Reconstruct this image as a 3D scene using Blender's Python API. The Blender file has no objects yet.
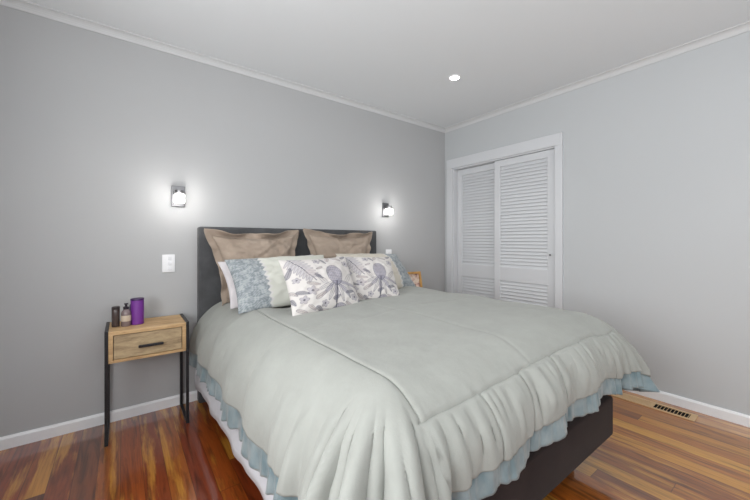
import bpy, bmesh, math, random
import numpy as np
from mathutils import Vector, Matrix, noise as mnoise

# ------------------------------------------------------------------ camera, sky, window and fill light, exposure
SC = bpy.context.scene
COL = SC.collection
YAW = 0.6455422724678791
cam_data = bpy.data.cameras.new('camera')
cam_data.sensor_width = 36.0
cam_data.lens = 334.344 / 750.0 * 36.0
cam_data.shift_y = (241.134 - 250.0) / 750.0
cam_data.clip_start = 0.05
cam = bpy.data.objects.new('camera', cam_data)
cam.location = (-2.98156, -2.61111, 1.10538)
cam.rotation_euler = (math.pi / 2, 0, -YAW)
COL.objects.link(cam)
SC.camera = cam

world = bpy.data.worlds.new('daylight_sky')
world.use_nodes = True
SC.world = world
world.node_tree.nodes['Background'].inputs['Color'].default_value = (0.95, 0.97, 1.0, 1)
world.node_tree.nodes['Background'].inputs['Strength'].default_value = 1.0

def area(name, loc, rot, sx, sy, power, color=(1, 1, 1)):
    l = bpy.data.lights.new(name, 'AREA')
    l.shape = 'RECTANGLE'; l.size = sx; l.size_y = sy; l.energy = power; l.color = color
    o = bpy.data.objects.new(name, l); COL.objects.link(o)
    o.location = loc; o.rotation_euler = rot
    return o
# daylight through the left window; the one behind the camera is added fill
area('daylight_left_window', (-3.95, -2.15, 1.45), (0, -math.pi / 2 - 0.32, 0), 1.3, 1.7, 66, (0.985, 0.995, 1.0))
area('front_fill_light', (-1.9, -3.95, 1.45), (math.pi / 2 + 0.25, 0, 0), 2.3, 1.3, 22, (0.985, 0.995, 1.0))  # frontal fill from an unseen, added window

SC.view_settings.view_transform = 'Standard'
SC.view_settings.look = 'None'
SC.view_settings.gamma = 1.0
SC.view_settings.use_curve_mapping = False
SC.view_settings.exposure = 0.14

# ------------------------------------------------------------------ helpers
def lin(r, g, b):
    def f(c):
        c /= 255.0
        return c / 12.92 if c <= 0.04045 else ((c + 0.055) / 1.055) ** 2.4
    return (f(r), f(g), f(b), 1.0)

class NT:
    def __init__(self, name):
        self.m = bpy.data.materials.new(name); self.m.use_nodes = True
        self.t = self.m.node_tree; self.b = self.t.nodes['Principled BSDF']
    def n(self, typ, **kw):
        o = self.t.nodes.new(typ)
        for k, v in kw.items():
            if k.startswith('i_'):
                o.inputs[int(k[2:])].default_value = v
            else:
                setattr(o, k, v)
        return o
    def l(self, a, b): self.t.links.new(a, b)
    def coord(self, scale=(1, 1, 1), which='Object'):
        c = self.n('ShaderNodeTexCoord'); mp = self.n('ShaderNodeMapping')
        mp.inputs['Scale'].default_value = scale
        self.l(c.outputs[which], mp.inputs['Vector']); return mp.outputs['Vector']
    def ramp(self, fac, stops):
        r = self.n('ShaderNodeValToRGB')
        el = r.color_ramp.elements
        while len(el) < len(stops): el.new(0.5)
        for e, (p, c) in zip(el, stops): e.position = p; e.color = c
        self.l(fac, r.inputs[0]); return r.outputs[0]
    def noise(self, vec, scale, detail=3, rough=0.5):
        n = self.n('ShaderNodeTexNoise'); n.inputs['Scale'].default_value = scale
        n.inputs['Detail'].default_value = detail; n.inputs['Roughness'].default_value = rough
        self.l(vec, n.inputs['Vector']); return n
    def bump(self, h, strength, dist=0.01):
        b = self.n('ShaderNodeBump'); b.inputs['Strength'].default_value = strength
        b.inputs['Distance'].default_value = dist
        self.l(h, b.inputs['Height']); self.l(b.outputs[0], self.b.inputs['Normal'])
    def math(self, op, a, b=None):
        m = self.n('ShaderNodeMath', operation=op)
        for i, x in enumerate((a, b)):
            if x is None: continue
            if isinstance(x, (int, float)): m.inputs[i].default_value = x
            else: self.l(x, m.inputs[i])
        return m.outputs[0]

def plain(name, col, rough=0.5, metal=0.0, spec=0.5, bump=None):
    k = NT(name)
    k.b.inputs['Base Color'].default_value = col
    k.b.inputs['Roughness'].default_value = rough
    k.b.inputs['Metallic'].default_value = metal
    k.b.inputs['Specular IOR Level'].default_value = spec
    if bump:
        sc, st = bump
        n = k.noise(k.coord(), sc, 4)
        k.bump(n.outputs['Fac'], st, 0.004)
    return k.m

def fabric(name, col, col2=None, weave=420, rough=0.85, sheen=0.15, big=None, attr=None, stretch=(1, 1, 1), bstr=0.25):
    k = NT(name)
    v = k.coord(stretch)
    n = k.noise(v, 9, 4, 0.6)
    c2 = col2 or tuple(x * 0.88 for x in col[:3]) + (1,)
    if attr:
        a = k.n('ShaderNodeAttribute', attribute_name=attr)
        k.l(a.outputs['Color'], k.b.inputs['Base Color'])
    else:
        k.l(k.ramp(n.outputs['Fac'], [(0.3, c2), (0.7, col)]), k.b.inputs['Base Color'])
    k.b.inputs['Roughness'].default_value = rough
    k.b.inputs['Specular IOR Level'].default_value = 0.25
    k.b.inputs['Sheen Weight'].default_value = sheen
    w = k.noise(v, weave, 2, 0.7)
    h = w.outputs['Fac']
    if big:
        nb = k.noise(v, big[0], 5, 0.55)
        h = k.math('ADD', k.math('MULTIPLY', nb.outputs['Fac'], big[1]), k.math('MULTIPLY', h, 0.12))
    k.bump(h, bstr, 0.01 if big else 0.002)
    return k.m

def emit(name, col, strength):
    k = NT(name)
    k.b.inputs['Base Color'].default_value = col
    k.b.inputs['Emission Color'].default_value = col
    k.b.inputs['Emission Strength'].default_value = strength
    return k.m

def tag(o, label=None, cat=None, group=None, kind=None):
    if label: o['label'] = label
    if cat: o['category'] = cat
    if group: o['group'] = group
    if kind: o['kind'] = kind
    return o

def empty(name, loc, label, cat, group=None, rz=0.0):
    o = bpy.data.objects.new(name, None); COL.objects.link(o)
    o.empty_display_size = 0.1
    o.location = loc; o.rotation_euler = (0, 0, rz)
    return tag(o, label, cat, group)

class MB:
    """collects shapes into ONE mesh object"""
    def __init__(self): self.bm = bmesh.new()
    def _x(self, verts, M):
        if M is not None: bmesh.ops.transform(self.bm, matrix=M, verts=verts)
    def box(self, x0, x1, y0, y1, z0, z1, bev=0.0, seg=2, M=None):
        r = bmesh.ops.create_cube(self.bm, size=1.0); vs = r['verts']
        bmesh.ops.transform(self.bm, verts=vs, matrix=Matrix.Translation(((x0 + x1) / 2, (y0 + y1) / 2, (z0 + z1) / 2)) @ Matrix.Diagonal((abs(x1 - x0), abs(y1 - y0), abs(z1 - z0), 1)))
        if bev > 0:
            es = list({e for v in vs for e in v.link_edges})
            q = bmesh.ops.bevel(self.bm, geom=es, offset=bev, segments=seg, profile=0.5, affect='EDGES')
            vs = list({v for f in q['faces'] for v in f.verts} | {v for v in vs if v.is_valid})
        self._x(vs, M); return self
    def lathe(self, prof, seg=28, M=None, cap=True):
        rings = []
        for r, z in prof:
            rings.append([self.bm.verts.new((r * math.cos(2 * math.pi * i / seg), r * math.sin(2 * math.pi * i / seg), z)) for i in range(seg)])
        for a, b in zip(rings, rings[1:]):
            for i in range(seg):
                self.bm.faces.new((a[i], a[(i + 1) % seg], b[(i + 1) % seg], b[i]))
        if cap:
            self.bm.faces.new(list(reversed(rings[0]))); self.bm.faces.new(rings[-1])
        self._x([v for r in rings for v in r], M); return self
    def prism(self, pts, axis, a, b, M=None):
        """closed polygon pts in the two other axes, extruded along axis from a to b"""
        def mk(p, t):
            return {0: (t, p[0], p[1]), 1: (p[0], t, p[1]), 2: (p[0], p[1], t)}[axis]
        A = [self.bm.verts.new(mk(p, a)) for p in pts]; B = [self.bm.verts.new(mk(p, b)) for p in pts]
        n = len(pts)
        for i in range(n): self.bm.faces.new((A[i], A[(i + 1) % n], B[(i + 1) % n], B[i]))
        self.bm.faces.new(list(reversed(A))); self.bm.faces.new(B)
        self._x(A + B, M); return self
    def tube(self, pts, r, seg=10):
        pts = [Vector(p) for p in pts]; rings = []
        for i, p in enumerate(pts):
            d = (pts[min(i + 1, len(pts) - 1)] - pts[max(i - 1, 0)]).normalized()
            u = d.cross(Vector((0, 0, 1)))
            if u.length < 1e-3: u = d.cross(Vector((1, 0, 0)))
            u.normalize(); w = d.cross(u)
            rings.append([self.bm.verts.new(p + (u * math.cos(2 * math.pi * k / seg) + w * math.sin(2 * math.pi * k / seg)) * r) for k in range(seg)])
        for a, b in zip(rings, rings[1:]):
            for k in range(seg): self.bm.faces.new((a[k], a[(k + 1) % seg], b[(k + 1) % seg], b[k]))
        self.bm.faces.new(list(reversed(rings[0]))); self.bm.faces.new(rings[-1]); return self
    def build(self, name, mat, parent=None, smooth=False):
        bmesh.ops.recalc_face_normals(self.bm, faces=self.bm.faces[:])
        me = bpy.data.meshes.new(name); self.bm.to_mesh(me); self.bm.free()
        return link_mesh(name, me, mat, parent, smooth)

def link_mesh(name, me, mat, parent=None, smooth=False):
    o = bpy.data.objects.new(name, me); COL.objects.link(o)
    if mat: me.materials.append(mat)
    if smooth:
        for p in me.polygons: p.use_smooth = True
        if smooth == 'auto': me.set_sharp_from_angle(angle=math.radians(35))
    if parent: o.parent = parent
    return o

def grid_mesh(name, P, mat, parent=None, keep=None, close_v=False):
    """P: (n, m, 3) array of points -> one smooth quad mesh"""
    n, m = P.shape[:2]
    idx = np.arange(n * m).reshape(n, m)
    a, b, c, d = idx[:-1, :-1].ravel(), idx[1:, :-1].ravel(), idx[1:, 1:].ravel(), idx[:-1, 1:].ravel()
    F = np.stack([a, b, c, d], 1)
    if keep is not None: F = F[keep[:-1, :-1].ravel() | keep[1:, :-1].ravel() | keep[1:, 1:].ravel() | keep[:-1, 1:].ravel()]
    me = bpy.data.meshes.new(name)
    me.from_pydata(P.reshape(-1, 3).tolist(), [], F.tolist()); me.update()
    return link_mesh(name, me, mat, parent, True)

def solidify(o, t, offset=-1):
    s = o.modifiers.new('thickness', 'SOLIDIFY'); s.thickness = t; s.offset = offset

def sstep(a, b, x):
    t = np.clip((x - a) / (b - a), 0, 1); return t * t * (3 - 2 * t)

def copy_tree(o, parent=None):
    c = o.copy(); COL.objects.link(c); c.parent = parent
    for ch in list(o.children): copy_tree(ch, c)
    return c

rng = np.random.default_rng(7)
def vnoise(x, y, seed=0):
    """smooth 2-D value noise in [-1, 1]"""
    r = np.random.default_rng(seed); T = r.uniform(-1, 1, (64, 64))
    xi = np.floor(x).astype(int); yi = np.floor(y).astype(int); fx = x - xi; fy = y - yi
    fx = fx * fx * (3 - 2 * fx); fy = fy * fy * (3 - 2 * fy)
    g = lambda a, b: T[a % 64, b % 64]
    return (g(xi, yi) * (1 - fx) + g(xi + 1, yi) * fx) * (1 - fy) + (g(xi, yi + 1) * (1 - fx) + g(xi + 1, yi + 1) * fx) * fy

# ------------------------------------------------------------------ materials
M = {}
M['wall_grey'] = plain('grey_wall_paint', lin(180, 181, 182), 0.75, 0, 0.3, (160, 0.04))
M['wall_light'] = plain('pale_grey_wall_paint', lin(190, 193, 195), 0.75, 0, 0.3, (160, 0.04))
M['ceiling'] = plain('white_ceiling_paint', lin(227, 230, 232), 0.85, 0, 0.2)
M['cornice'] = plain('cornice_paint', lin(206, 207, 208), 0.85, 0, 0.2)
M['trim'] = plain('white_gloss_trim', lin(235, 236, 238), 0.35, 0, 0.5)
M['door'] = plain('white_door_paint', lin(208, 210, 213), 0.4, 0, 0.5)
M['dark'] = plain('duct_shade_black', lin(22, 20, 19), 0.95, 0, 0.1)
M['charcoal'] = fabric('charcoal_headboard_fabric', lin(84, 85, 87), lin(68, 69, 71), 500, 0.9, 0.1)
M['base'] = fabric('dark_brown_base_fabric', lin(46, 36, 35), lin(38, 29, 29), 500, 0.85, 0.05)
M['mattress'] = fabric('white_mattress_ticking', lin(215, 214, 212))
M['black'] = plain('black_metal', lin(38, 37, 40), 0.4, 0.3)
M['chrome'] = plain('brushed_nickel', lin(128, 128, 130), 0.35, 1.0)
M['plastic'] = plain('white_plastic', lin(240, 241, 243), 0.35)
M['sheet'] = fabric('white_sheet_cotton', lin(210, 212, 217), lin(196, 199, 206), 300, 0.85, 0.1, (16, 0.8))
M['comforter'] = fabric('sage_grey_quilted_cotton', lin(153, 155, 150), lin(146, 148, 143), 380, 0.85, 0.12, (13, 1.0), bstr=0.35)
M['cord'] = plain('seam_cord', lin(112, 114, 106), .8)
M['tan'] = fabric('tan_linen', lin(166, 151, 137), lin(152, 137, 123), 350, 0.9, 0.1, (14, 0.9), bstr=0.4)
M['white_cotton'] = fabric('white_pillow_cotton', lin(210, 206, 208), lin(198, 194, 197), 350, 0.9, 0.1, (14, 0.7), bstr=0.3)
M['print'] = fabric('botanical_print_cotton', lin(230, 225, 222), None, 350, 0.9, 0.1, (14, 0.6), attr='print', bstr=0.25)
M['lens_glow'] = emit('lamp_glow', (1, 0.98, 0.95, 1), 9.0)
M['sconce_glow'] = emit('sconce_glass_glow', (1, 0.98, 0.95, 1), 5.0)

def satin():
    k = NT('blue_grey_satin')
    n = k.noise(k.coord(), 14, 3)
    k.l(k.ramp(n.outputs['Fac'], [(0.3, lin(98, 120, 127)), (0.7, lin(140, 152, 155))]), k.b.inputs['Base Color'])
    k.b.inputs['Roughness'].default_value = 0.38
    k.b.inputs['Sheen Weight'].default_value = 0.2
    nb = k.noise(k.coord((1, 1, 0.4)), 40, 3)
    k.bump(nb.outputs['Fac'], 0.25, 0.01)
    return k.m
M['satin'] = satin()

def floor_mat():
    k = NT('varnished_mixed_hardwood')
    g = k.n('ShaderNodeNewGeometry'); sp = k.n('ShaderNodeSeparateXYZ'); k.l(g.outputs['Position'], sp.inputs[0])
    X, Y = sp.outputs['X'], sp.outputs['Y']
    W = 0.088
    px = k.math('DIVIDE', X, W); pid = k.math('FLOOR', px); fx = k.math('FRACT', px)
    wn = k.n('ShaderNodeTexWhiteNoise', noise_dimensions='1D'); k.l(pid, wn.inputs['W'])
    off = k.math('MULTIPLY', wn.outputs['Value'], 7.0)
    L = 2.3
    py = k.math('ADD', k.math('DIVIDE', Y, L), off); yid = k.math('FLOOR', py); fy = k.math('FRACT', py)
    cb = k.n('ShaderNodeCombineXYZ'); k.l(pid, cb.inputs[0]); k.l(yid, cb.inputs[1])
    wn2 = k.n('ShaderNodeTexWhiteNoise', noise_dimensions='2D'); k.l(cb.outputs[0], wn2.inputs['Vector'])
    r1 = wn2.outputs['Value']
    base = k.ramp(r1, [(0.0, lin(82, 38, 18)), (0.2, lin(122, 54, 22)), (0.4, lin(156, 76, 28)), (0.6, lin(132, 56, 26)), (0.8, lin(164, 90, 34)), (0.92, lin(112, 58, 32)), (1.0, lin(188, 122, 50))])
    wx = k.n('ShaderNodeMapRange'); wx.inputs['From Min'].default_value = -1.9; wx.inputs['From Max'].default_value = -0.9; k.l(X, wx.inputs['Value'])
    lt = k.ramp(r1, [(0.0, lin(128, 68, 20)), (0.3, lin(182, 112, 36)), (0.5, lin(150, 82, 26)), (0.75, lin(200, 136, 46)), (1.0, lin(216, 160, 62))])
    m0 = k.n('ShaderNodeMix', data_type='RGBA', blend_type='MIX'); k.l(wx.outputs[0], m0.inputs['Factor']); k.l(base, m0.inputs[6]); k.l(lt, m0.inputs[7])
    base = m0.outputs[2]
    # grain, stretched along the board
    cv = k.n('ShaderNodeCombineXYZ')
    k.l(k.math('MULTIPLY', X, 14.0), cv.inputs[0]); k.l(k.math('ADD', k.math('MULTIPLY', Y, 1.3), k.math('MULTIPLY', r1, 40.0)), cv.inputs[1]); k.l(k.math('MULTIPLY', r1, 31.0), cv.inputs[2])
    n1 = k.noise(cv.outputs[0], 1.6, 5, 0.6)
    n1.inputs['Distortion'].default_value = 1.2
    # pale sapwood streaks
    cv2 = k.n('ShaderNodeCombineXYZ')
    k.l(k.math('ADD', k.math('MULTIPLY', X, 9.0), k.math('MULTIPLY', r1, 17.0)), cv2.inputs[0]); k.l(k.math('ADD', k.math('MULTIPLY', Y, 0.9), k.math('MULTIPLY', r1, 11.0)), cv2.inputs[1])
    n2 = k.noise(cv2.outputs[0], 1.0, 6, 0.62)
    sap = k.ramp(n2.outputs['Fac'], [(0.53, (0, 0, 0, 1)), (0.60, (1, 1, 1, 1))])
    m1 = k.n('ShaderNodeMix', data_type='RGBA', blend_type='MULTIPLY'); m1.inputs['Factor'].default_value = 0.75
    k.l(base, m1.inputs[6]); k.l(k.ramp(n1.outputs['Fac'], [(0.34, (0.30, 0.25, 0.22, 1)), (0.5, (1, 1, 1, 1)), (0.75, (1.0, 1.0, 0.98, 1))]), m1.inputs[7])
    m2 = k.n('ShaderNodeMix', data_type='RGBA', blend_type='MIX')
    k.l(k.math('MULTIPLY', sap, 0.75), m2.inputs['Factor']); k.l(m1.outputs[2], m2.inputs[6]); m2.inputs[7].default_value = lin(206, 146, 58)
    # fine grain lines
    cv3 = k.n('ShaderNodeCombineXYZ'); k.l(k.math('MULTIPLY', X, 120.0), cv3.inputs[0]); k.l(k.math('MULTIPLY', Y, 5.0), cv3.inputs[1])
    n3 = k.noise(cv3.outputs[0], 1.0, 2, 0.5)
    m3 = k.n('ShaderNodeMix', data_type='RGBA', blend_type='MULTIPLY'); m3.inputs['Factor'].default_value = 0.75
    k.l(m2.outputs[2], m3.inputs[6]); k.l(k.ramp(n3.outputs['Fac'], [(0.3, (0.62, 0.58, 0.55, 1)), (0.6, (1, 1, 1, 1))]), m3.inputs[7])
    # joints
    ex = k.math('MINIMUM', fx, k.math('SUBTRACT', 1.0, fx)); ey = k.math('MINIMUM', fy, k.math('SUBTRACT', 1.0, fy))
    j = k.math('MINIMUM', k.math('DIVIDE', ex, 0.018), k.math('DIVIDE', ey, 0.0009))
    jr = k.ramp(j, [(0.35, (0.25, 0.2, 0.18, 1)), (1.0, (1, 1, 1, 1))])
    m4 = k.n('ShaderNodeMix', data_type='RGBA', blend_type='MULTIPLY'); m4.inputs['Factor'].default_value = 0.8
    k.l(m3.outputs[2], m4.inputs[6]); k.l(jr, m4.inputs[7])
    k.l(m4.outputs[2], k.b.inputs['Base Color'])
    k.b.inputs['Roughness'].default_value = 0.32
    k.b.inputs['Coat Weight'].default_value = 1.0
    k.b.inputs['Coat IOR'].default_value = 1.7
    k.b.inputs['Coat Roughness'].default_value = 0.045
    k.bump(n3.outputs['Fac'], 0.05, 0.002)
    return k.m
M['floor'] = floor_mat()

def wood(name, c1, c2, c3, axis_scale):
    k = NT(name)
    v = k.coord(axis_scale)
    n = k.noise(v, 3.0, 5, 0.6); n.inputs['Distortion'].default_value = 0.8
    n2 = k.noise(v, 24.0, 2, 0.6)
    f = k.math('ADD', k.math('MULTIPLY', n.outputs['Fac'], 0.75), k.math('MULTIPLY', n2.outputs['Fac'], 0.25))
    k.l(k.ramp(f, [(0.3, c1), (0.5, c2), (0.68, c3)]), k.b.inputs['Base Color'])
    k.b.inputs['Roughness'].default_value = 0.55
    k.bump(n2.outputs['Fac'], 0.1, 0.002)
    return k.m
M['oak'] = wood('light_oak', lin(160, 126, 88), lin(192, 158, 114), lin(208, 178, 136), (1.5, 9, 9))
M['oak_grey'] = wood('weathered_oak_drawer', lin(112, 92, 68), lin(166, 144, 112), lin(190, 168, 132), (2.2, 9, 12))
M['frame_wood'] = wood('golden_picture_frame_wood', lin(170, 120, 60), lin(200, 152, 84), lin(216, 172, 104), (6, 6, 2))

# ------------------------------------------------------------------ the room
H = 2.40; XL, YF = -3.78, -3.78
OY0, OY1, OZ = -1.243, -0.118, 1.925      # wardrobe opening in the right wall

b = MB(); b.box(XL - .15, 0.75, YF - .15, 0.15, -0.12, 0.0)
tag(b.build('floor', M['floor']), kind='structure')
b = MB(); b.box(XL - .15, 0.75, YF - .15, 0.15, H, H + 0.12)
tag(b.build('ceiling', M['ceiling']), kind='structure')
b = MB(); b.box(XL - .15, 0.75, 0.0, 0.15, 0.0, H)
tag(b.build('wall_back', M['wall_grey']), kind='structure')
b = MB()
b.box(0.0, 0.12, YF, OY0, 0, H); b.box(0.0, 0.12, OY1, 0.0, 0, H); b.box(0.0, 0.12, OY0, OY1, OZ, H)
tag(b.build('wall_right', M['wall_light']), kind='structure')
b = MB()
b.box(0.12, 0.70, OY0 - .05, OY0, 0, H); b.box(0.12, 0.70, OY1, OY1 + .05, 0, H); b.box(0.65, 0.70, OY0, OY1, 0, H)
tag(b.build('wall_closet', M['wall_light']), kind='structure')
# left and front walls with window openings, the front one added for fill
LW = (-3.00, -1.30, 0.80, 2.10); FW = (-3.05, -0.75, 0.80, 2.10)
b = MB()
b.box(XL - .12, XL, YF, LW[0], 0, H); b.box(XL - .12, XL, LW[1], 0, 0, H); b.box(XL - .12, XL, LW[0], LW[1], 0, LW[2]); b.box(XL - .12, XL, LW[0], LW[1], LW[3], H)
tag(b.build('wall_left', M['wall_light']), kind='structure')
b = MB()
b.box(XL, FW[0], YF - .12, YF, 0, H); b.box(FW[1], 0.12, YF - .12, YF, 0, H); b.box(FW[0], FW[1], YF - .12, YF, 0, FW[2]); b.box(FW[0], FW[1], YF - .12, YF, FW[3], H)
tag(b.build('wall_front', M['wall_light']), kind='structure')

def pane_mat():
    k = NT('window_glass')
    t = k.n('ShaderNodeBsdfTransparent'); g = k.n('ShaderNodeBsdfGlossy'); g.inputs['Roughness'].default_value = 0.02
    mx = k.n('ShaderNodeMixShader'); mx.inputs[0].default_value = 0.06
    k.l(t.outputs[0], mx.inputs[1]); k.l(g.outputs[0], mx.inputs[2])
    k.l(mx.outputs[0], k.t.nodes['Material Output'].inputs['Surface'])
    return k.m
M['pane'] = pane_mat()
b = MB(); y0, y1, z0, z1 = LW; e = .045
b.box(XL - .09, XL + .012, y0, y0 + e, z0, z1); b.box(XL - .09, XL + .012, y1 - e, y1, z0, z1)
b.box(XL - .09, XL + .012, y0 + e, y1 - e, z0, z0 + e); b.box(XL - .09, XL + .012, y0 + e, y1 - e, z1 - e, z1)
b.box(XL - .07, XL - .02, (y0 + y1) / 2 - .02, (y0 + y1) / 2 + .02, z0 + e, z1 - e)
w1 = tag(b.build('window_1', M['trim']), kind='structure')
b = MB(); b.box(XL - .052, XL - .048, y0 + e, y1 - e, z0 + e, z1 - e); b.build('pane', M['pane'], w1)
b = MB(); x0, x1, z0, z1 = FW
b.box(x0, x0 + e, YF - .09, YF + .012, z0, z1); b.box(x1 - e, x1, YF - .09, YF + .012, z0, z1)
b.box(x0 + e, x1 - e, YF - .09, YF + .012, z0, z0 + e); b.box(x0 + e, x1 - e, YF - .09, YF + .012, z1 - e, z1)
b.box((x0 + x1) / 2 - .02, (x0 + x1) / 2 + .02, YF - .07, YF - .02, z0 + e, z1 - e)
w2 = tag(b.build('fill_window_2', M['trim']), kind='structure')  # unseen window, added to frame the frontal fill
b = MB(); b.box(x0 + e, x1 - e, YF - .052, YF - .048, z0 + e, z1 - e); b.build('pane', M['pane'], w2)

# baseboards
BH, BT = 0.066, 0.014
prof = [(0, 0), (BT, 0), (BT, BH - .012), (BT * .55, BH), (0, BH)]
o = MB().prism([(-p, q) for p, q in prof], 0, XL, 0.0).build('baseboard_back', M['trim']); tag(o, kind='structure')
o = MB().prism([(-p, q) for p, q in prof], 1, YF, OY0 - .064).build('baseboard_right', M['trim']); tag(o, kind='structure')
o = MB().prism([(XL + p, q) for p, q in prof], 1, YF, 0.0).build('baseboard_left', M['trim']); tag(o, kind='structure')
o = MB().prism([(YF + p, q) for p, q in prof], 0, XL, 0.0).build('baseboard_front', M['trim']); tag(o, kind='structure')

# small scotia cornice where walls meet the ceiling
c = 0.042
cp = [(0, H - c), (0.006, H - c)] + [(c - (c - .006) * math.cos(t), H - c + (c - .006) * math.sin(t)) for t in np.linspace(0.05, math.pi / 2 - .05, 6)] + [(c, H - .006), (c, H), (0, H)]
for nm, pts, ax, a, d in (('trim_1', [(-p, q) for p, q in cp], 0, XL, 0), ('trim_2', [(-p, q) for p, q in cp], 1, YF, 0),
                          ('trim_3', [(XL + p, q) for p, q in cp], 1, YF, 0), ('trim_4', [(YF + p, q) for p, q in cp], 0, XL, 0)):
    tag(MB().prism(pts, ax, a, d).build(nm, M['cornice']), kind='structure')

# wardrobe casing, lining and track
CW = 0.062
b = MB()
b.box(-.018, 0.0, OY0 - CW, OY0, 0, OZ, .003); b.box(-.018, 0.0, OY1, OY1 + .078, 0, OZ, .003)
b.box(-.020, 0.0, OY0 - CW, OY1 + .078, OZ, OZ + .103, .003)
b.box(0.0, 0.125, OY0 - .012, OY0 + .0, 0, OZ); b.box(0.0, 0.125, OY1 - .012, OY1, 0, OZ)
b.box(0.0, 0.125, OY0, OY1 - .012, OZ - .012, OZ)
tag(b.build('trim_5', M['door']), kind='structure')

def louvre_door(name, y0, y1, x, knob=False):
    z0, z1 = 0.018, OZ - .016; t = .032; st = .062
    b = MB()
    b.box(x, x + t, y0, y0 + st, z0, z1, .002); b.box(x, x + t, y1 - st, y1, z0, z1, .002)
    rails = [(z0, .13), (.715, .850), (1.845, z1)]
    for a, c in rails: b.box(x + .001, x + t - .001, y0 + st, y1 - st, a, c, .001)
    d = tag(b.build(name, M['door']), kind='structure')
    for a, c in ((.13, .715), (.850, 1.845)):
        n = round((c - a) / .0325); p = (c - a) / n; s = MB()
        for i in range(n):
            zc = a + p * (i + .5)
            Mx = Matrix.Translation((x + t / 2, 0, zc)) @ Matrix.Rotation(math.radians(24), 4, 'Y')
            s.box(-.0035, .0035, y0 + st - .004, y1 - st + .004, -.021, .021, .0015, 1, Mx)
        s.build('louvre_panel', M['door'], d)
    if knob:
        MB().lathe([(.004, 0), (.004, .006), (.008, .009), (.009, .013), (.006, .017), (.001, .018)], 16,
                   Matrix.Translation((x, y0 + .034, .985)) @ Matrix.Rotation(-math.pi / 2, 4, 'Y')).build('knob', M['chrome'], d, True)
    return d
louvre_door('door_1', OY0 + .013, -0.640, 0.012, True)
louvre_door('door_2', -0.705, OY1 - .014, 0.062)

# ------------------------------------------------------------------ the bed
bed = empty('bed', (-1.82, -1.05, 0), 'queen bed with charcoal fabric headboard and dark brown upholstered base', 'bed')
BX, BY = -1.82, -1.05
b = MB(); b.box(-.752, .762, 0.962, 1.042, 0.0, 1.205, .014, 3)
hb = b.build('headboard', M['charcoal'], bed, 'auto'); tag(hb, 'charcoal fabric upright headboard panel')
b = MB(); b.box(-.742, .762, -.955, .960, .155, .345, .012, 3)
tag(b.build('bed_base', M['base'], bed, 'auto'), 'dark brown upholstered base')
b = MB(); b.box(-.715, .715, -.925, .950, .347, .605)
q = [e for e in b.bm.edges if abs(e.verts[0].co.z - e.verts[1].co.z) > .1]
bmesh.ops.bevel(b.bm, geom=q, offset=.15, segments=6, profile=.5, affect='EDGES')
q = [e for e in b.bm.edges if abs(e.verts[0].co.z - e.verts[1].co.z) < .01 and len(e.link_faces) == 2 and abs(e.link_faces[0].normal.z) + abs(e.link_faces[1].normal.z) < 1.5 and abs(e.link_faces[0].normal.z) + abs(e.link_faces[1].normal.z) > .5]
bmesh.ops.bevel(b.bm, geom=q, offset=.07, segments=4, profile=.5, affect='EDGES')
tag(b.build('mattress', M['mattress'], bed, 'auto'), 'white mattress')
for sx in (-.62, .62):
    for sy in (-.80, 0.0, .80):
        MB().lathe([(.022, 0), (.030, .015), (.032, .155)], 20, Matrix.Translation((sx, sy, 0))).build('leg', M['black'], bed, 'auto')

# ---- comforter: flat cloth (u, v) laid over the mattress, hanging over left, foot and right
cxL, cxR, cyH, cyF = -2.36, -1.15, -0.105, -1.845
RL, RF, RR = (.250, .300), (.215, .235), (.190, .300)       # shoulder ellipses (out, down)
def arc_tab(rx, rz):
    ph = np.linspace(0, math.pi / 2, 60)
    s = np.concatenate([[0], np.cumsum(np.hypot(np.diff(rx * np.sin(ph)), np.diff(rz * np.cos(ph))))])
    return ph, s
def arc_len(rx, rz):      # Ramanujan quarter perimeter
    return math.pi / 4 * (3 * (rx + rz) - np.sqrt((3 * rx + rz) * (rx + 3 * rz)))
LA, LF, LR = arc_len(*RL) - .01, arc_len(*RF) - .005, arc_len(*RR)
def top_z(x, y):
    s = np.clip((x + 1.82) / .72, -1, 1)
    z = .700 + .030 * sstep(-2.3, -1.3, x) + .022 * (1 - s * s)
    z = z + .006 * vnoise(x * 4.1, y * 4.1, 3) + .004 * vnoise(x * 9, y * 7, 4)
    z = z - .016 * sstep(-.75, -.2, y)
    # the cloth gives way under the pillows
    z = z - (.3 + .7 * sstep(-2.36, -2.20, x)) * (1 - .95 * sstep(-1.32, -1.17, x)) * (.010 * sstep(-1.03, -.93, y) + .040 * sstep(-.74, -.60, y))
    return z
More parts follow.
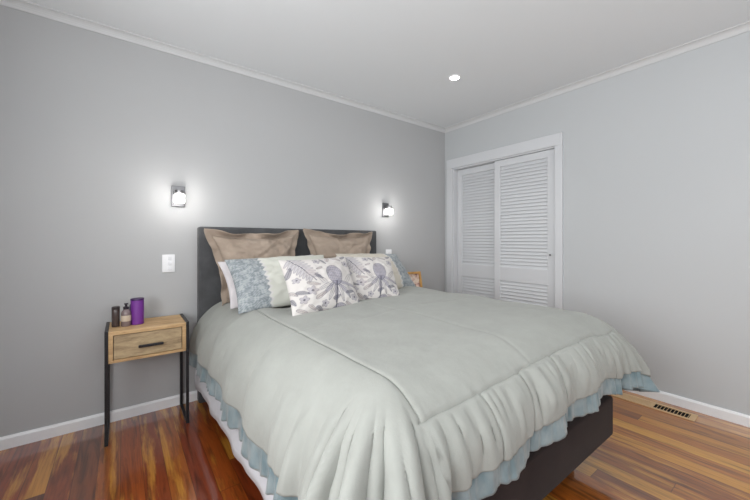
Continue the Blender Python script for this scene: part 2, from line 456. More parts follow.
def cloth(u, v):
    """u: metres from left flat edge towards the right, v: metres from the head towards the foot"""
    W = cxR - cxL; V = cyH - cyF
    aL = np.maximum(0, -u); aR = np.maximum(0, u - W); a = aL + aR; bb = np.maximum(0, v - V)
    left = u < W / 2; sgn = np.where(left, -1.0, 1.0)
    X0 = cxL + np.clip(u, 0, W); Y0 = cyH - np.clip(v, 0, V)
    r = np.hypot(a, bb) + 1e-9
    ct, st = a / r, bb / r
    rxs = np.where(left, RL[0], RR[0]); rzs = np.where(left, RL[1], RR[1])
    th = np.arctan2(bb, a)
    s2 = np.where((a > 0) & (bb > 0), np.sin(2 * th) ** 2, 0.0)
    rx = rxs * ct ** 2 + RF[0] * st ** 2 + np.where(left, .085, .115) * s2
    rz = rzs * ct ** 2 + RF[1] * st ** 2 + .115 * s2
    L = arc_len(rx, rz)
    # inverse arc length by a smooth approximation with one correction step
    q = np.clip(r / L, 0, 1); ph = q * math.pi / 2
    for _ in range(2):
        # numeric arc length to ph
        k = np.linspace(0, 1, 9); acc = np.zeros_like(ph)
        for i in range(8):
            p0, p1 = ph * k[i], ph * k[i + 1]
            acc += np.hypot(rx * (np.sin(p1) - np.sin(p0)), rz * (np.cos(p1) - np.cos(p0)))
        sp = np.hypot(rx * np.cos(ph), rz * np.sin(ph)); ph = np.clip(ph + (np.minimum(r, L) - acc) / np.maximum(sp, 1e-3), 0, math.pi / 2)
    over = np.maximum(0, r - L)
    h = rx * np.sin(ph) + .10 * over; d = rz * (1 - np.cos(ph)) + over
    # folds: perimeter coordinate measured from each corner
    p = np.where(bb > 0, np.where(a > 0, th / (math.pi / 2) * .55, .55 + np.where(left, np.clip(u, 0, W), np.clip(W - u, 0, W))), -(V - np.clip(v, 0, V)))
    win = np.exp(-((p - .25) / .33) ** 2)
    grow = sstep(.09, .48, r)
    seed = np.where(left, 0.0, 2.1)
    fold = 1.3 - 2.2 * np.abs(np.sin(p * math.pi / .125 + seed + .9 * np.sin(p * 9 + seed) + 1.1 * r)) + .5 * np.sin(p * 2 * math.pi / .066 + 1.1 + seed - 2 * r)
    h = h + np.where(left, .050, .026) * win * grow * fold * np.where(r > 1e-6, 1, 0)
    h = h + np.where(left, .012, .006) * win * grow * (vnoise(p * 34 + 3, r * 7 + 2, 21) + .5 * vnoise(p * 70, r * 18, 22))
    # broad hem scallops and fine puckers
    q1 = np.where(bb > 0, X0 * 1.0, Y0 + 7)
    hang = sstep(.10, .40, r); ease = 1 - .65 * sstep(.75, 1.0, r / L)
    h = h + .010 * hang * np.sin(q1 * 2 * math.pi / .31 + .6) * (1 - win)
    h = h + ease * np.where(bb > 0, .012, .004) * sstep(.12, .28, r) * vnoise(np.where(bb > 0, X0 * 26 + th * 9, Y0 * 12), r * 5 + 3, 11) + ease * np.where(bb > 0, .007, .002) * sstep(.12, .25, r) * vnoise(np.where(bb > 0, X0 * 60 + th * 15, Y0 * 30), r * 14 + 3, 12)
    d = d + .006 * hang * np.sin(q1 * 2 * math.pi / .42)
    ux, uy = sgn * ct, -st
    T = top_z(X0, Y0)
    inside = (a <= 0) & (bb <= 0)
    X = X0 + np.where(inside, 0, ux * h); Y = Y0 + np.where(inside, 0, uy * h); Z = T - np.where(inside, 0, d)
    # seams: a groove line, with slight quilted puff between
    def groove(dist, w=.007, dp=.008): return -dp * np.exp(-(dist / w) ** 2)
    g = np.zeros_like(X)
    vs = v - (V + .175)
    g += np.where(u > -.04, groove(vs), 0)
    g += np.where(v < V + .175, groove(u + .025, .007, .006) + groove(u - (W + .06), .007, .006), 0)
    for xs in (-2.14, -1.94, -1.72, -1.47, -1.25):
        g += np.where(vs > 0, groove(cxL + u - xs - .012 * np.sin(v * 9 + xs * 5), .007, .010), 0)
    puff = np.where((vs > 0) & (vs < .25) & (u > 0) & (u < W), .010 * np.sin(np.clip(vs / .20, 0, 1) * math.pi), 0)
    # soft storage creases on the top
    g += np.where(vs < 0, groove(v - 1.18 - .015 * np.sin(u * 8), .012, .004) + groove(u - .52 - .01 * np.sin(v * 6), .012, .003), 0)
    nz = np.where(r > 1e-6, np.clip(np.cos(ph), 0, 1), 1.0); nh = np.sqrt(np.clip(1 - nz * nz, 0, 1))
    X = X + np.where(inside, 0, ux * nh) * (g + puff); Y = Y + np.where(inside, 0, uy * nh) * (g + puff); Z = Z + nz * (g + puff)
    return np.stack([X, Y, Z], -1)
Wc, Vc = cxR - cxL, cyH - cyF
u0, u1, v1 = -LA, Wc + LR, Vc + LF
us = np.linspace(u0, u1, 330); vs_ = np.concatenate([np.linspace(0, Vc, 150)[:-1], np.linspace(Vc, v1, 80)])
U, Vg = np.meshgrid(us, vs_, indexing='ij')
RC = .13                                                # rounded cloth corners
pulled = np.zeros(U.shape, bool)
for cu, sg in ((u0 + RC, -1), (u1 - RC, 1)):
    du, dv = (U - cu) * sg, Vg - (v1 - RC)
    m = (du > 0) & (dv > 0) & (np.hypot(du, dv) > RC)
    k = RC / np.maximum(np.hypot(du, dv), 1e-9)
    U = np.where(m, cu + sg * du * k, U); Vg = np.where(m, v1 - RC + dv * k, Vg); pulled |= m
comf = grid_mesh('comforter', cloth(U, Vg), M['comforter'], None, keep=~pulled)
solidify(comf, .014)
tag(comf, 'sage grey-green quilted comforter with satin ruffle spread over the bed', 'comforter')
# stitched seams: thin cords lying on the cloth
def seam(uv, r=.0028):
    uv = np.array(uv); pts = cloth(uv[:, 0], uv[:, 1])
    o = MB().tube([tuple(q) for q in pts], r, 6).build('seam_cord', M['cord'], comf, True)
def fill(a, b, n=60): return [(a[0] + (b[0] - a[0]) * t, a[1] + (b[1] - a[1]) * t) for t in np.linspace(0, 1, n)]
VS = Vc + .175
seam(fill((-.02, VS), (Wc + .06, VS), 160))
seam(fill((-.02, .6), (-.02, VS), 120)); seam(fill((Wc + .06, .6), (Wc + .06, VS), 120))
for xs in (-2.14, -1.94, -1.72, -1.47, -1.25):
    seam([(cxL * -1 + xs + .012 * math.sin(q * 9 + xs * 5), q) for q in np.linspace(VS, v1, 30)])
seam([(-.02 - .10 * t, VS + (v1 - VS) * t) for t in np.linspace(0, 1, 30)])
# satin ruffle sewn along the hem
path = [(u0, v, -1, 0) for v in np.linspace(0.0, v1 - RC, 420)]
path += [(u0 + RC - RC * math.cos(t), v1 - RC + RC * math.sin(t), -math.cos(t), math.sin(t)) for t in np.linspace(0, math.pi / 2, 90)[1:]]
path += [(u, v1, 0, 1) for u in np.linspace(u0 + RC, u1 - RC, 330)[1:]]
path += [(u1 - RC + RC * math.sin(t), v1 - RC + RC * math.cos(t), math.sin(t), math.cos(t)) for t in np.linspace(0, math.pi / 2, 90)[1:]]
path += [(u1, v, 1, 0) for v in np.linspace(v1 - RC, 0.0, 300)[1:]]
pa = np.array(path)
B0 = cloth(pa[:, 0], pa[:, 1]); B1 = cloth(pa[:, 0] - pa[:, 2] * .05, pa[:, 1] - pa[:, 3] * .05)
D = B0 - B1; D /= np.linalg.norm(D, axis=1)[:, None]
D = D * .45 + np.array([0, 0, -.55])
for _ in range(4): D[1:-1] = (D[:-2] + 2 * D[1:-1] + D[2:]) / 4
D /= np.linalg.norm(D, axis=1)[:, None]
tl = np.concatenate([[0], np.cumsum(np.hypot(np.diff(pa[:, 0]), np.diff(pa[:, 1])))])
Nn = np.stack([pa[:, 2], -pa[:, 3], np.zeros(len(pa))], -1)
leftw = 1 - sstep(v1 - .15, v1 + .25, tl)               # tight gathers on the left side, soft waves on the foot
K = np.linspace(-.10, 1, 12)
ruf = leftw * (np.sin(tl * 2 * math.pi / .092 + 1.4 * np.sin(tl * 9)) + .2 * np.sin(tl * 2 * math.pi / .055)) * .0065 \
    + (1 - leftw) * (np.sin(tl * 2 * math.pi / .23 + 1.2 * np.sin(tl * 5)) * .008 + np.sin(tl * 2 * math.pi / .07) * .002)
wid = .088 * leftw + .072 * (1 - leftw)
S = np.zeros((len(pa), len(K), 3))
for j, kk in enumerate(K):
    S[:, j] = B0 + D * (wid * kk)[:, None] + Nn * (ruf * max(kk, 0) ** .8 + .005 + .004 * max(kk, 0))[:, None]
    S[:, j] += np.stack([np.zeros(len(pa)), np.zeros(len(pa)), .005 * max(kk, 0) * np.sin(tl * 2 * math.pi / .11 + 2)], -1) * leftw[:, None]
rf = grid_mesh('ruffle', S, M['satin'], comf)
solidify(rf, .003, 0)
tag(rf, 'blue-grey satin ruffle along the hem')

# ---- white flat sheet showing under the ruffle on the left side
ys = np.linspace(-.10, -1.86, 150)
rows = [(-2.545, .535), (-2.556, .52), (-2.562, .49), (-2.568, .45), (-2.576, .40), (-2.588, .355), (-2.590, .33), (-2.591, .29), (-2.592, .25), (-2.593, .22), (-2.594, .19), (-2.594, .150)]
S = np.zeros((len(ys), len(rows), 3))
for j, (x, z) in enumerate(rows):
    f = float(np.clip((.40 - z) / .25, 0, 1))
    S[:, j, 0] = x - f * (.006 + .0035 * np.sin(ys * 2 * math.pi / .23 + .5 * np.sin(ys * 11)))
    S[:, j, 1] = ys
    S[:, j, 2] = z + f * (.012 * np.sin(ys * 2 * math.pi / .47 + 1) - .045 * ys)
sh = grid_mesh('flat_sheet', S, M['sheet'])
solidify(sh, .004, 1)
tag(sh, 'white sheet hanging below the comforter ruffle along the left side of the bed', 'sheet')

# ------------------------------------------------------------------ pillows
def pillow_points(w, h, t, n=70, pinch=.035, seed=1, wr=.006, flange=0.0, power=.55):
    s = np.linspace(-1, 1, n); a, c = np.meshgrid(s, s, indexing='ij')
    # pull the edges in between the corners so that corners stand out
    x = a * (w / 2) * (1 - pinch * 2 * (1 - c ** 2) ** 1.0 * np.abs(a) ** 2)
    y = c * (h / 2) * (1 - pinch * 2 * (1 - a ** 2) ** 1.0 * np.abs(c) ** 2)
    prof = ((1 - a ** 2) * (1 - c ** 2))
    z = t / 2 * np.clip(prof, 0, 1) ** power
    wn = vnoise(a * 4 + 9, c * 4 + 3, seed) + .6 * vnoise(a * 9 + 2, c * 9 + 8, seed + 1)
    edge = np.clip(prof * 4, 0, 1)
    # radial puckers near seams
    rad = np.sin(np.arctan2(c, a) * 22 + seed) * np.clip(prof, 0, 1) ** .5 * np.clip(1 - prof * 1.6, 0, 1)
    zf = z + wr * wn * edge + wr * .5 * rad
    zb = -z * .8 + wr * .6 * wn * edge
    return x, y, zf, zb
def pillow(name, w, h, t, mat, M4, label, cat, group=None, attr=None, n=70, **kw):
    x, y, zf, zb = pillow_points(w, h, t, n, **kw)
    F = np.stack([x, y, zf], -1).reshape(-1, 3); Bk = np.stack([x, y, zb], -1).reshape(-1, 3)
    bm = bmesh.new(); N = n
    vf = [bm.verts.new(p) for p in F]; border = lambda i, j: i in (0, N - 1) or j in (0, N - 1)
    vb = [vf[i * N + j] if border(i, j) else bm.verts.new(Bk[i * N + j]) for i in range(N) for j in range(N)]
    for i in range(N - 1):
        for j in range(N - 1):
            bm.faces.new((vf[i * N + j], vf[(i + 1) * N + j], vf[(i + 1) * N + j + 1], vf[i * N + j + 1]))
            bm.faces.new((vb[i * N + j], vb[i * N + j + 1], vb[(i + 1) * N + j + 1], vb[(i + 1) * N + j]))
    me = bpy.data.meshes.new(name); bm.to_mesh(me); bm.free()
    o = link_mesh(name, me, mat, None, True); o.matrix_world = M4
    tag(o, label, cat, group)
    if attr is not None:
        ca = me.color_attributes.new('print', 'FLOAT_COLOR', 'POINT')
        co = np.empty(len(me.vertices) * 3); me.vertices.foreach_get('co', co); co = co.reshape(-1, 3)
        rgb = attr(co[:, 0] / w + .5, co[:, 1] / h + .5, co[:, 2])
        ca.data.foreach_set('color', np.concatenate([rgb, np.ones((len(rgb), 1))], 1).astype(np.float32).ravel())
    return o
def stand(bl, br, lean, h, t_off=0.0, roll=0.0):
    """matrix for a pillow standing on its lower edge from bl to br (world points), leaning back"""
    bl, br = Vector(bl), Vector(br)
    ex = (br - bl).normalized(); zz = Vector((0, 0, 1)); back = zz.cross(ex).normalized()
    up = (zz * math.cos(lean) + back * math.sin(lean)); up = (up - ex * up.dot(ex)).normalized()
    nz = ex.cross(up)                                       # faces the room
    if roll: 
        R = Matrix.Rotation(roll, 3, nz); ex, up = R @ ex, R @ up
    c = (bl + br) / 2 + up * (h / 2) + nz * t_off
    m = Matrix((ex, up, nz)).transposed().to_4x4(); m.translation = c
    return m

# two tan square shams leaning on the headboard, with a floppy flange
def sham(bl, br, lean, seed, label, roll):
    w = (Vector(br) - Vector(bl)).length; h = .465
    m = stand(bl, br, lean, h, 0, roll)
    tp = lambda yy: 1 - .26 * np.clip(.5 - yy / h, 0, 1)
    o = pillow('euro_sham', w - .06, h - .03, .17, M['tan'], m, label, 'pillow', 'tan shams against the headboard', pinch=.065, seed=seed, wr=.013, power=.5)
    for vv in o.data.vertices: vv.co.x *= float(tp(vv.co.y))
    # flange: a strip round the edge
    n = 360; t = np.linspace(0, 1, n); per = np.linspace(0, 4, n)
    S = np.zeros((n, 7, 3))
    for i, p in enumerate(per):
        k = int(min(p, 3.9999)); f = (p - k) * 2 - 1
        pts = [(f, -1, 0, -1), (1, f, 1, 0), (-f, 1, 0, 1), (-1, -f, -1, 0)][k]
        ex, ey, nx, ny = pts
        cx_, cy_ = max(0, (abs(ex) - .9) / .1), max(0, (abs(ey) - .9) / .1)
        nx_, ny_ = nx + (math.copysign(cx_, ex) if nx == 0 else 0), ny + (math.copysign(cy_, ey) if ny == 0 else 0)
        bx, by = ex * (w - .06) / 2 * (1 - .13 * (1 - ey * ey) * ex * ex), ey * (h - .03) / 2 * (1 - .13 * (1 - ex * ex) * ey * ey)
        for j in range(7):
            q = j / 6
            wv = (math.sin(p * 9.0 + seed * 2.0) * .016 + math.sin(p * 23 + seed) * .009 + math.sin(p * 41 + seed * 3) * .004) * q
            curl = (.045 * q * q * (1 - f ** 6) if k == 2 else 0.0) * (1 + .9 * math.sin(p * 13 + seed))
            wd = .048 * (1.0 if k != 0 else .6)
            S[i, j] = (bx + nx_ * (wd * q - .004), by + ny_ * (wd * q - .004) - .35 * curl, wv + curl)
    S[:, :, 0] *= tp(S[:, :, 1])
    fl = grid_mesh('flange', S, M['tan'], o)
    solidify(fl, .004, 0)
    return o
sham((-2.535, -.235, .705), (-1.875, -.235, .705), .16, 3, 'tan linen square sham leaning on the headboard behind the mint pillow, left one', .02)
sham((-1.842, -.222, .712), (-1.172, -.222, .712), .15, 6, 'tan linen square sham leaning on the headboard, right one nearer the wardrobe', -.015)

# white sleeping pillows behind the dressed pair
pillow('sleeping_pillow', .69, .35, .11, M['white_cotton'], stand((-2.490, -.535, .716), (-1.785, -.51, .726), .70, .35, 0, .035),
       'plain white pillow tucked behind the mint pillow at the left', 'pillow', 'white sleeping pillows', pinch=.03, seed=12)
pillow('sleeping_pillow', .64, .31, .08, M['white_cotton'], stand((-1.73, -.475, .735), (-1.09, -.445, .735), .70, .31),
       'plain white pillow tucked behind the cream pillow at the right', 'pillow', 'white sleeping pillows', pinch=.03, seed=14)

def mint_print(flip, mint, cloth_rgb):
    c0 = np.array(mint); c1 = np.array(lin(164, 169, 171)[:3]); c2 = np.array(lin(120, 128, 133)[:3]); pale = np.array(lin(210, 208, 206)[:3])
    def f(u, v, z):
        uu = 1 - u if flip else u
        a = np.sin(uu * 150 + 3 * np.sin(v * 40)) * np.sin(v * 110 + 2.5 * np.sin(uu * 60))
        bl = vnoise(uu * 42, v * 30, 5)
        dark = np.clip(.5 + .6 * a + .55 * bl, 0, 1)[:, None]
        pan = c1 * (1 - dark) + c2 * dark
        edge = .275 + .010 * np.sin(v * 70)
        inp = (uu < edge)[:, None]
        out = np.where(inp, pan, c0[None, :])
        lace = (np.abs(uu - edge - .006) < .010)[:, None]
        out = np.where(lace, pale * .95, out)
        out = np.where((z < -.012)[:, None], pale, out)
        return out
    return f
pillow('pillow', .68, .385, .17, M['print'], stand((-2.485, -.72, .710), (-1.805, -.70, .722), .74, .385),
       'pale mint pillow with blue-grey patterned end panel at the left side of the bed', 'pillow', 'mint pillows with patterned end panels', attr=mint_print(False, lin(203, 204, 195)[:3], None), n=150, pinch=.03, seed=21)
pillow('pillow', .66, .38, .16, M['print'], stand((-1.68, -.66, .73), (-1.025, -.60, .712), .74, .38),
       'cream pillow with pale blue end panel, beside the picture frame at the right', 'pillow', 'mint pillows with patterned end panels', attr=mint_print(True, lin(196, 190, 178)[:3], None), n=150, pinch=.03, seed=23)

# botanical print
def botanical(seed):
    base = np.array(lin(202, 198, 195)[:3]); grey = np.array(lin(88, 88, 102)[:3]); lav = np.array(lin(152, 148, 160)[:3]); warm = np.array(lin(186, 174, 168)[:3]); dk = np.array(lin(62, 62, 76)[:3])
    def f(u, v, z):
        out = np.repeat(base[None, :], len(u), 0).copy()
        def blend(mask, col, k=1.0):
            m = (np.clip(mask, 0, 1) * k)[:, None]; out[:] = out * (1 - m) + col[None, :] * m
        def leaf(x0, y0, x1, y1, w, col, k=.9, vein=True, fill=.35):
            dx, dy = x1 - x0, y1 - y0; L = math.hypot(dx, dy); t = ((u - x0) * dx + (v - y0) * dy) / L / L
            s = np.abs((u - x0) * dy - (v - y0) * dx) / L
            half = w * np.sqrt(np.clip(t * (1 - t) * 4, 0, 1)) * (1.15 - .5 * t)
            ins = (t > 0) & (t < 1)
            blend(np.where(ins, (half - s) / .004, 0), col, fill)
            blend(np.where(ins & (half > .004), 1 - np.abs(s - half) / .0055, 0), grey, k)
            if vein:
                blend(np.where(ins, 1 - s / .005, 0), grey, k)
                blend(np.where(ins & (s < half), np.clip(np.sin((t * L - s * .8) * 260) - .3, 0, 1), 0), grey, .45)
        def line(x0, y0, x1, y1, w, col, k=.9):
            dx, dy = x1 - x0, y1 - y0; L = math.hypot(dx, dy); t = np.clip(((u - x0) * dx + (v - y0) * dy) / L / L, 0, 1)
            d = np.hypot(u - x0 - t * dx, v - y0 - t * dy); blend(1 - (d - w) / .005, col, k)
        # fern frond at the upper left
        for k in range(9):
            t = k / 9; px, py = .12 + .22 * t, .95 - .42 * t
            leaf(px, py, px - .02 - .07 * (1 - .4 * t), py - .13 + .02 * t, .020, lav, .8, False, .5); leaf(px, py, px + .14 - .02 * t, py + .03 - .03 * t, .020, lav, .8, False, .5)
        line(.10, .98, .36, .50, .004, grey)
        # flower on the right: scaled bud with a fan of long leaves
        for k, a in enumerate((-2.75, -2.45, -2.1, -1.75, -1.4, -1.05, -.7, -.4)):
            leaf(.64, .46, .64 + .34 * math.cos(a), .46 + .36 * math.sin(a), .030, lav if k % 2 else base, .95, True, .6)
        dx, dy = (u - .64) / .115, (v - .60) / .17
        rr = dx * dx + dy * dy * (1 + .3 * dy)
        blend((1 - rr) * 8, lav, .75)
        sc = np.sin((u - .64) * 120 + (v * 100)) * np.sin((u - .64) * -120 + (v * 100))
        blend(np.where(rr < 1, np.clip(sc * 2, 0, 1), 0), grey, .6); blend(1 - np.abs(rr - 1) / .10, grey, .85)
        leaf(.50, .42, .38, .60, .035, base, .9, True, .4); leaf(.78, .42, .93, .60, .035, base, .9, True, .4); line(.64, .45, .58, .05, .006, dk, .9)
        # blossoms
        for bx, by, R in ((.28, .34, .075), (.16, .22, .06), (.45, .86, .055), (.90, .80, .06), (.12, .55, .05), (.88, .16, .06), (.42, .12, .05)):
            an = np.arctan2(v - by, u - bx); rd = np.hypot(u - bx, v - by)
            pet = R * (.55 + .45 * np.abs(np.cos(an * 2.5)))
            blend((pet - rd) / .006, lav, .6); blend(1 - np.abs(rd - pet) / .007, grey, .8); blend((R * .28 - rd) / .004, dk, .8)
        # scattered leaves
        for x0, y0, x1, y1, w in ((.05, .10, .20, .02, .025), (.30, .20, .46, .30, .03), (.34, .04, .52, .02, .02), (.70, .95, .84, .86, .028), (.60, .84, .68, .98, .025),
                                  (.02, .40, .10, .30, .02), (.22, .48, .40, .42, .028), (.72, .10, .84, .03, .02), (.93, .40, .99, .28, .02), (.20, .14, .30, .05, .024), (.50, .74, .40, .70, .02)):
            leaf(x0, y0, x1, y1, w, warm, .85, True, .6)
        for x0, y0, x1, y1, w in ((.03, .62, .10, .80, .030), (.36, .62, .46, .52, .026), (.08, .36, .24, .30, .030), (.30, .10, .40, .02, .026), (.86, .92, .97, .98, .026), (.54, .16, .66, .22, .030), (.74, .24, .88, .26, .028), (.94, .06, .99, .14, .022), (.52, .92, .58, .80, .022), (.02, .28, .06, .16, .020)):
            leaf(x0, y0, x1, y1, w, grey, .95, True, .55)
        # faint warm wash blotches
        blend(np.clip(vnoise(u * 6, v * 6, seed) - .25, 0, 1), warm, .5)
        return out
    return f
pillow('floral_cushion', .435, .335, .14, M['print'], stand((-2.285, -1.01, .715), (-1.875, -1.0, .723), .54, .335),
       'white cushion with grey botanical print, in front, overlapping its twin', 'cushion', 'botanical print cushions', attr=botanical(2), n=190, pinch=.03, seed=31, wr=.005)
pillow('floral_cushion', .40, .325, .13, M['print'], stand((-1.905, -.905, .732), (-1.545, -.970, .722), .56, .325),
       'white cushion with grey botanical print, tucked partly behind the other at the right', 'cushion', 'botanical print cushions', attr=botanical(2), n=190, pinch=.03, seed=33, wr=.005)

# ------------------------------------------------------------------ nightstands
def nightstand(loc, label):
    t = empty('nightstand', loc, label, 'nightstand', 'oak and black metal nightstands')
    hw, dp, hgt = .1925, .285, .612
    b = MB()                                             # wooden carcass with a framed opening
    b.box(-hw + .008, hw - .008, -dp, 0, hgt - .022, hgt, .002)
    b.box(-hw + .008, hw - .008, -dp, 0, .440, .456, .002)
    b.box(-hw + .008, -hw + .028, -dp, 0, .456, hgt - .022); b.box(hw - .028, hw - .008, -dp, 0, .456, hgt - .022)
    b.box(-hw + .028, hw - .028, -.012, 0, .456, hgt - .022)
    b.build('cabinet_body', M['oak'], t)
    b = MB(); b.box(-hw + .031, hw - .031, -dp + .004, -dp + .022, .459, hgt - .025, .001)
    b.box(-hw + .036, -hw + .046, -dp + .022, -.03, .47, hgt - .05); b.box(hw - .046, hw - .036, -dp + .022, -.03, .47, hgt - .05); b.box(-hw + .036, hw - .036, -dp + .022, -.03, .464, .47)
    d = b.build('drawer', M['oak_grey'], t)
    b = MB(); b.box(-.052, .068, -dp - .024, -dp - .012, .507, .522, .003); b.box(-.044, -.036, -dp - .014, -dp + .004, .511, .518); b.box(.052, .060, -dp - .014, -dp + .004, .511, .518)
    b.build('handle', M['black'], d)
    for s in (-1, 1):                                   # flat metal loops at both ends
        b = MB(); x0, x1 = (s * hw - .008, s * hw + .008)
        q = .016
        b.box(x0, x1, -dp - .004, -dp - .004 + q, 0, hgt + .004, .001); b.box(x0, x1, -.020, 0, 0, hgt + .004, .001)
        b.box(x0, x1, -dp + .012, -.020, 0, .012, .001); b.box(x0, x1, -dp + .012, -.020, hgt - .012, hgt + .004, .001)
        b.build('metal_leg_frame', M['black'], t)
    return t
nightstand((-2.8615, -.018, 0), 'small oak and black metal nightstand with one drawer, left of the bed')
nightstand((-0.70, -.018, 0), 'oak and black metal nightstand right of the bed, holding the picture frame')

# things on the left nightstand
NZ = .612
b = MB().lathe([(.030, 0), (.033, .003), (.033, .147), (.031, .150), (.027, .150), (.026, .146)], 36, None)
can = b.build('canister', plain('purple_woven_can', lin(112, 48, 140), 0.5, 0, 0.4, (300, 0.3)), None, 'auto'); can.location = (-2.914, -.165, NZ)
tag(can, 'tall purple cylindrical canister standing on the left nightstand', 'canister')
MB().lathe([(.0335, .143), (.0342, .145), (.0342, .150), (.0335, .152), (.030, .152), (.030, .150)], 36, None).build('rim', plain('dark_purple_rim', lin(60, 24, 84), 0.4), can, 'auto')
b = MB().lathe([(.017, 0), (.019, .003), (.019, .108), (.017, .112)], 28)
t1 = b.build('tumbler', plain('dark_brown_glass', lin(74, 62, 60), 0.25), None, 'auto'); t1.location = (-3.016, -.170, NZ)
tag(t1, 'dark brown cylindrical bottle at the left end of the nightstand', 'bottle')
MB().lathe([(.0192, .100), (.0196, .101), (.0196, .113), (.016, .116)], 28).build('lid', plain('dark_lid', lin(54, 46, 46), 0.35), t1, 'auto')
b = MB().lathe([(.021, 0), (.0235, .004), (.0235, .072), (.021, .086), (.012, .098), (.011, .104)], 28)
t2 = b.build('perfume_bottle', plain('smoky_glass', lin(128, 112, 112), 0.12, 0, 0.6), None, 'auto'); t2.location = (-2.968, -.185, NZ)
tag(t2, 'small smoky glass bottle with pale label beside the purple canister', 'bottle')
MB().lathe([(.0240, .030), (.0242, .031), (.0242, .062), (.0240, .063)], 28, None, False).build('label_band', plain('pale_label', lin(200, 184, 164), 0.6), t2, 'auto')
MB().lathe([(.013, .098), (.014, .099), (.014, .112), (.006, .114), (.006, .124), (.010, .126), (.010, .132), (.002, .133)], 24).build('cap', plain('dark_cap', lin(50, 44, 52), 0.3, 0.4), t2, 'auto')
b = MB().lathe([(.017, 0), (.018, .003), (.018, .105), (.012, .115), (.012, .122)], 24)
t3 = b.build('bottle', plain('violet_black_glass', lin(52, 38, 74), 0.25), None, 'auto'); t3.location = (-2.934, -.105, NZ)
tag(t3, 'dark violet bottle half hidden behind the smoky bottle and the purple canister', 'bottle')

# picture frame on the right nightstand
pf = empty('picture_frame', (-.668, -.200, .6155), 'small golden wooden picture frame standing beyond the bed, right of the pillows', 'picture frame', None, .10)
pf.rotation_euler = (-.20, 0, -.12)
fw, fh, e, dpt = .165, .185, .022, .022
b = MB()
b.box(-fw / 2, -fw / 2 + e, -dpt, 0, 0, fh, .002); b.box(fw / 2 - e, fw / 2, -dpt, 0, 0, fh, .002)
b.box(-fw / 2 + e, fw / 2 - e, -dpt, 0, 0, e, .002); b.box(-fw / 2 + e, fw / 2 - e, -dpt, 0, fh - e, fh, .002)
b.build('moulding', M['frame_wood'], pf)
def photo_mat():
    k = NT('framed_photo_print')
    v = k.coord((1, 1, 1)); n = k.noise(v, 26, 3, .6)
    k.l(k.ramp(n.outputs['Fac'], [(0.36, lin(96, 70, 74)), (0.44, lin(206, 164, 150)), (0.55, lin(226, 206, 190)), (0.75, lin(238, 230, 222))]), k.b.inputs['Base Color'])
    k.b.inputs['Roughness'].default_value = .3
    return k.m
b = MB(); b.box(-fw / 2 + e - .002, fw / 2 - e + .002, -.010, -.006, e - .002, fh - e + .002); b.build('photo', photo_mat(), pf)
b = MB(); b.box(-fw / 2 + .01, fw / 2 - .01, -.005, .001, .006, fh - .006); b.build('backing', plain('card_backing', lin(90, 74, 58), .8), pf)
b = MB(); b.box(-.02, .02, .0, .004, .02, .13, 0, 2, Matrix.Translation((0, .040, -.009)) @ Matrix.Rotation(.30, 4, 'X')); b.build('easel_strut', M['black'], pf)

# ------------------------------------------------------------------ wall lamps, switches, downlights, vent
def sconce(x, z, label):
    t = empty('wall_sconce', (x, 0, z), label, 'wall lamp', 'cube glass wall sconces')
    b = MB(); b.box(-.040, .040, -.010, 0, -.072, .068, .003); b.build('backplate', M['chrome'], t)
    b = MB(); b.box(-.010, .010, -.075, -.008, .020, .034, .002)
    b.lathe([(.026, .0), (.028, .002), (.028, .020), (.024, .022)], 24, Matrix.Translation((0, -.062, .012))); b.build('arm', M['chrome'], t, 'auto')
    b = MB(); b.box(-.029, .029, -.090, -.034, -.052, .006, .006, 3); g = b.build('glass_shade', M['sconce_glow'], t, 'auto')
    l = bpy.data.lights.new('sconce_bulb', 'POINT'); l.energy = 1.6; l.shadow_soft_size = .03; l.color = (1, .97, .93)
    lo = bpy.data.objects.new('sconce_bulb', l); COL.objects.link(lo); lo.parent = t; lo.location = (0, -.125, -.02)
    return t
sconce(-2.684, 1.410, 'square chrome wall sconce with glowing glass cube, left of the headboard')
sconce(-0.888, 1.418, 'square chrome wall sconce with glowing glass cube, right of the headboard near the wardrobe')

def switch(x, z, label, rockers):
    t = empty('light_switch', (x, 0, z), label, 'switch', 'white wall plates')
    b = MB(); b.box(-.037, .037, -.009, 0, -.059, .059, .004, 3); b.build('plate', M['plastic'], t, 'auto')
    for rx, rz in rockers:
        b = MB(); b.box(rx - .010, rx + .010, -.0125, -.008, rz - .012, rz + .012, .0015); b.build('rocker', plain('rocker_white', lin(232, 233, 236), .3), t, 'auto')
switch(-2.740, .957, 'white three-gang wall switch plate below the left sconce', ((.008, .034), (.008, .0), (.008, -.034)))
switch(-0.846, .963, 'white wall switch plate below the right sconce, behind the pillows', ((0, .022), (0, -.022)))

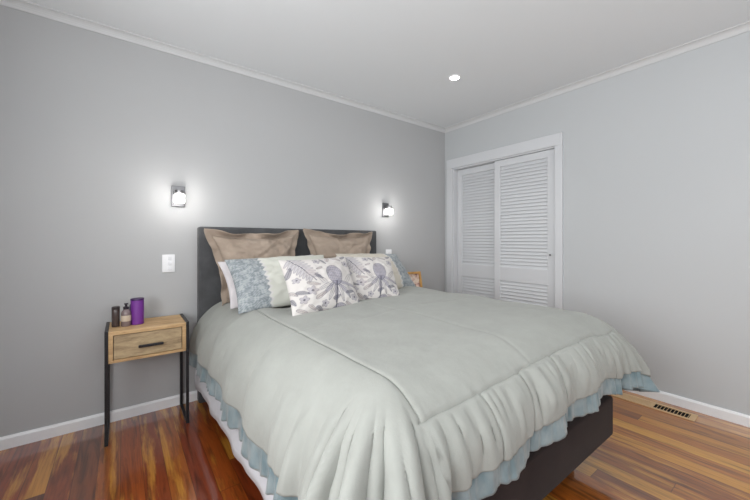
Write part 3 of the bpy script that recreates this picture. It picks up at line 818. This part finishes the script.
def downlight(x, y, label):
    t = empty('downlight', (x, y, H), label, 'ceiling light', 'recessed ceiling downlights')
    MB().lathe([(.050, 0), (.050, -.004), (.046, -.006), (.038, -.006), (.036, -.002), (.036, 0)], 36, None).build('trim_ring', M['trim'], t, 'auto')
    MB().lathe([(.035, -.001), (.034, -.004), (.012, -.0055)], 32).build('lens', M['lens_glow'], t, 'auto')
    l = bpy.data.lights.new('downlight_bulb', 'SPOT'); l.energy = 14; l.spot_size = math.radians(125); l.spot_blend = .9; l.shadow_soft_size = .05; l.color = (1, .97, .93)
    lo = bpy.data.objects.new('downlight_bulb', l); COL.objects.link(lo); lo.parent = t; lo.location = (0, 0, -.02)
downlight(-.888, -.877, 'round glowing recessed downlight in the ceiling near the wardrobe corner')

downlight(-2.95, -.877, 'added unseen fill downlight in the ceiling above the left nightstand side')  # this and the next two are added out of view to brighten by bounce
downlight(-.888, -2.95, 'added unseen fill downlight in the ceiling behind the foot of the bed at the right')
downlight(-2.95, -2.95, 'added unseen fill downlight in the ceiling behind the camera at the left')
vent = empty('floor_vent', (-.136, -1.935, 0), 'beige metal floor vent grille set in the boards beside the right wall', 'vent')
vm = plain('beige_vent_metal', lin(204, 172, 132), .45, 0, .5)
hx, hy = .056, .218
b = MB()
b.box(-hx, -hx + .018, -hy, hy, 0, .006, .002); b.box(hx - .018, hx, -hy, hy, 0, .006, .002)
b.box(-hx + .018, hx - .018, -hy, -hy + .03, 0, .006, .002); b.box(-hx + .018, hx - .018, hy - .03, hy, 0, .006, .002)
b.box(-hx + .018, hx - .018, -.012, .012, 0, .006)
b.build('vent_frame', vm, vent)
b = MB(); b.box(-hx + .016, hx - .016, -hy + .028, -.010, .0004, .0014); b.build('duct_shade_plate', M['dark'], vent)  # near-black plate on the boards, painted as the shade inside the duct
b = MB(); b.box(-hx + .016, hx - .016, .010, hy - .028, .0004, .0030); b.build('damper', vm, vent)
b = MB()
for i in range(16):
    y = -hy + .036 + i * .0170
    if -hy + .03 < y < -.014: b.box(-hx + .018, hx - .018, y - .0013, y + .0013, .0014, .004)
b.build('slats', vm, vent)
b = MB()
for i in range(16):
    y = .018 + i * .0105
    if y < hy - .03: b.box(-hx + .018, hx - .018, y - .003, y + .003, .0030, .0055)
b.build('slats', vm, vent)
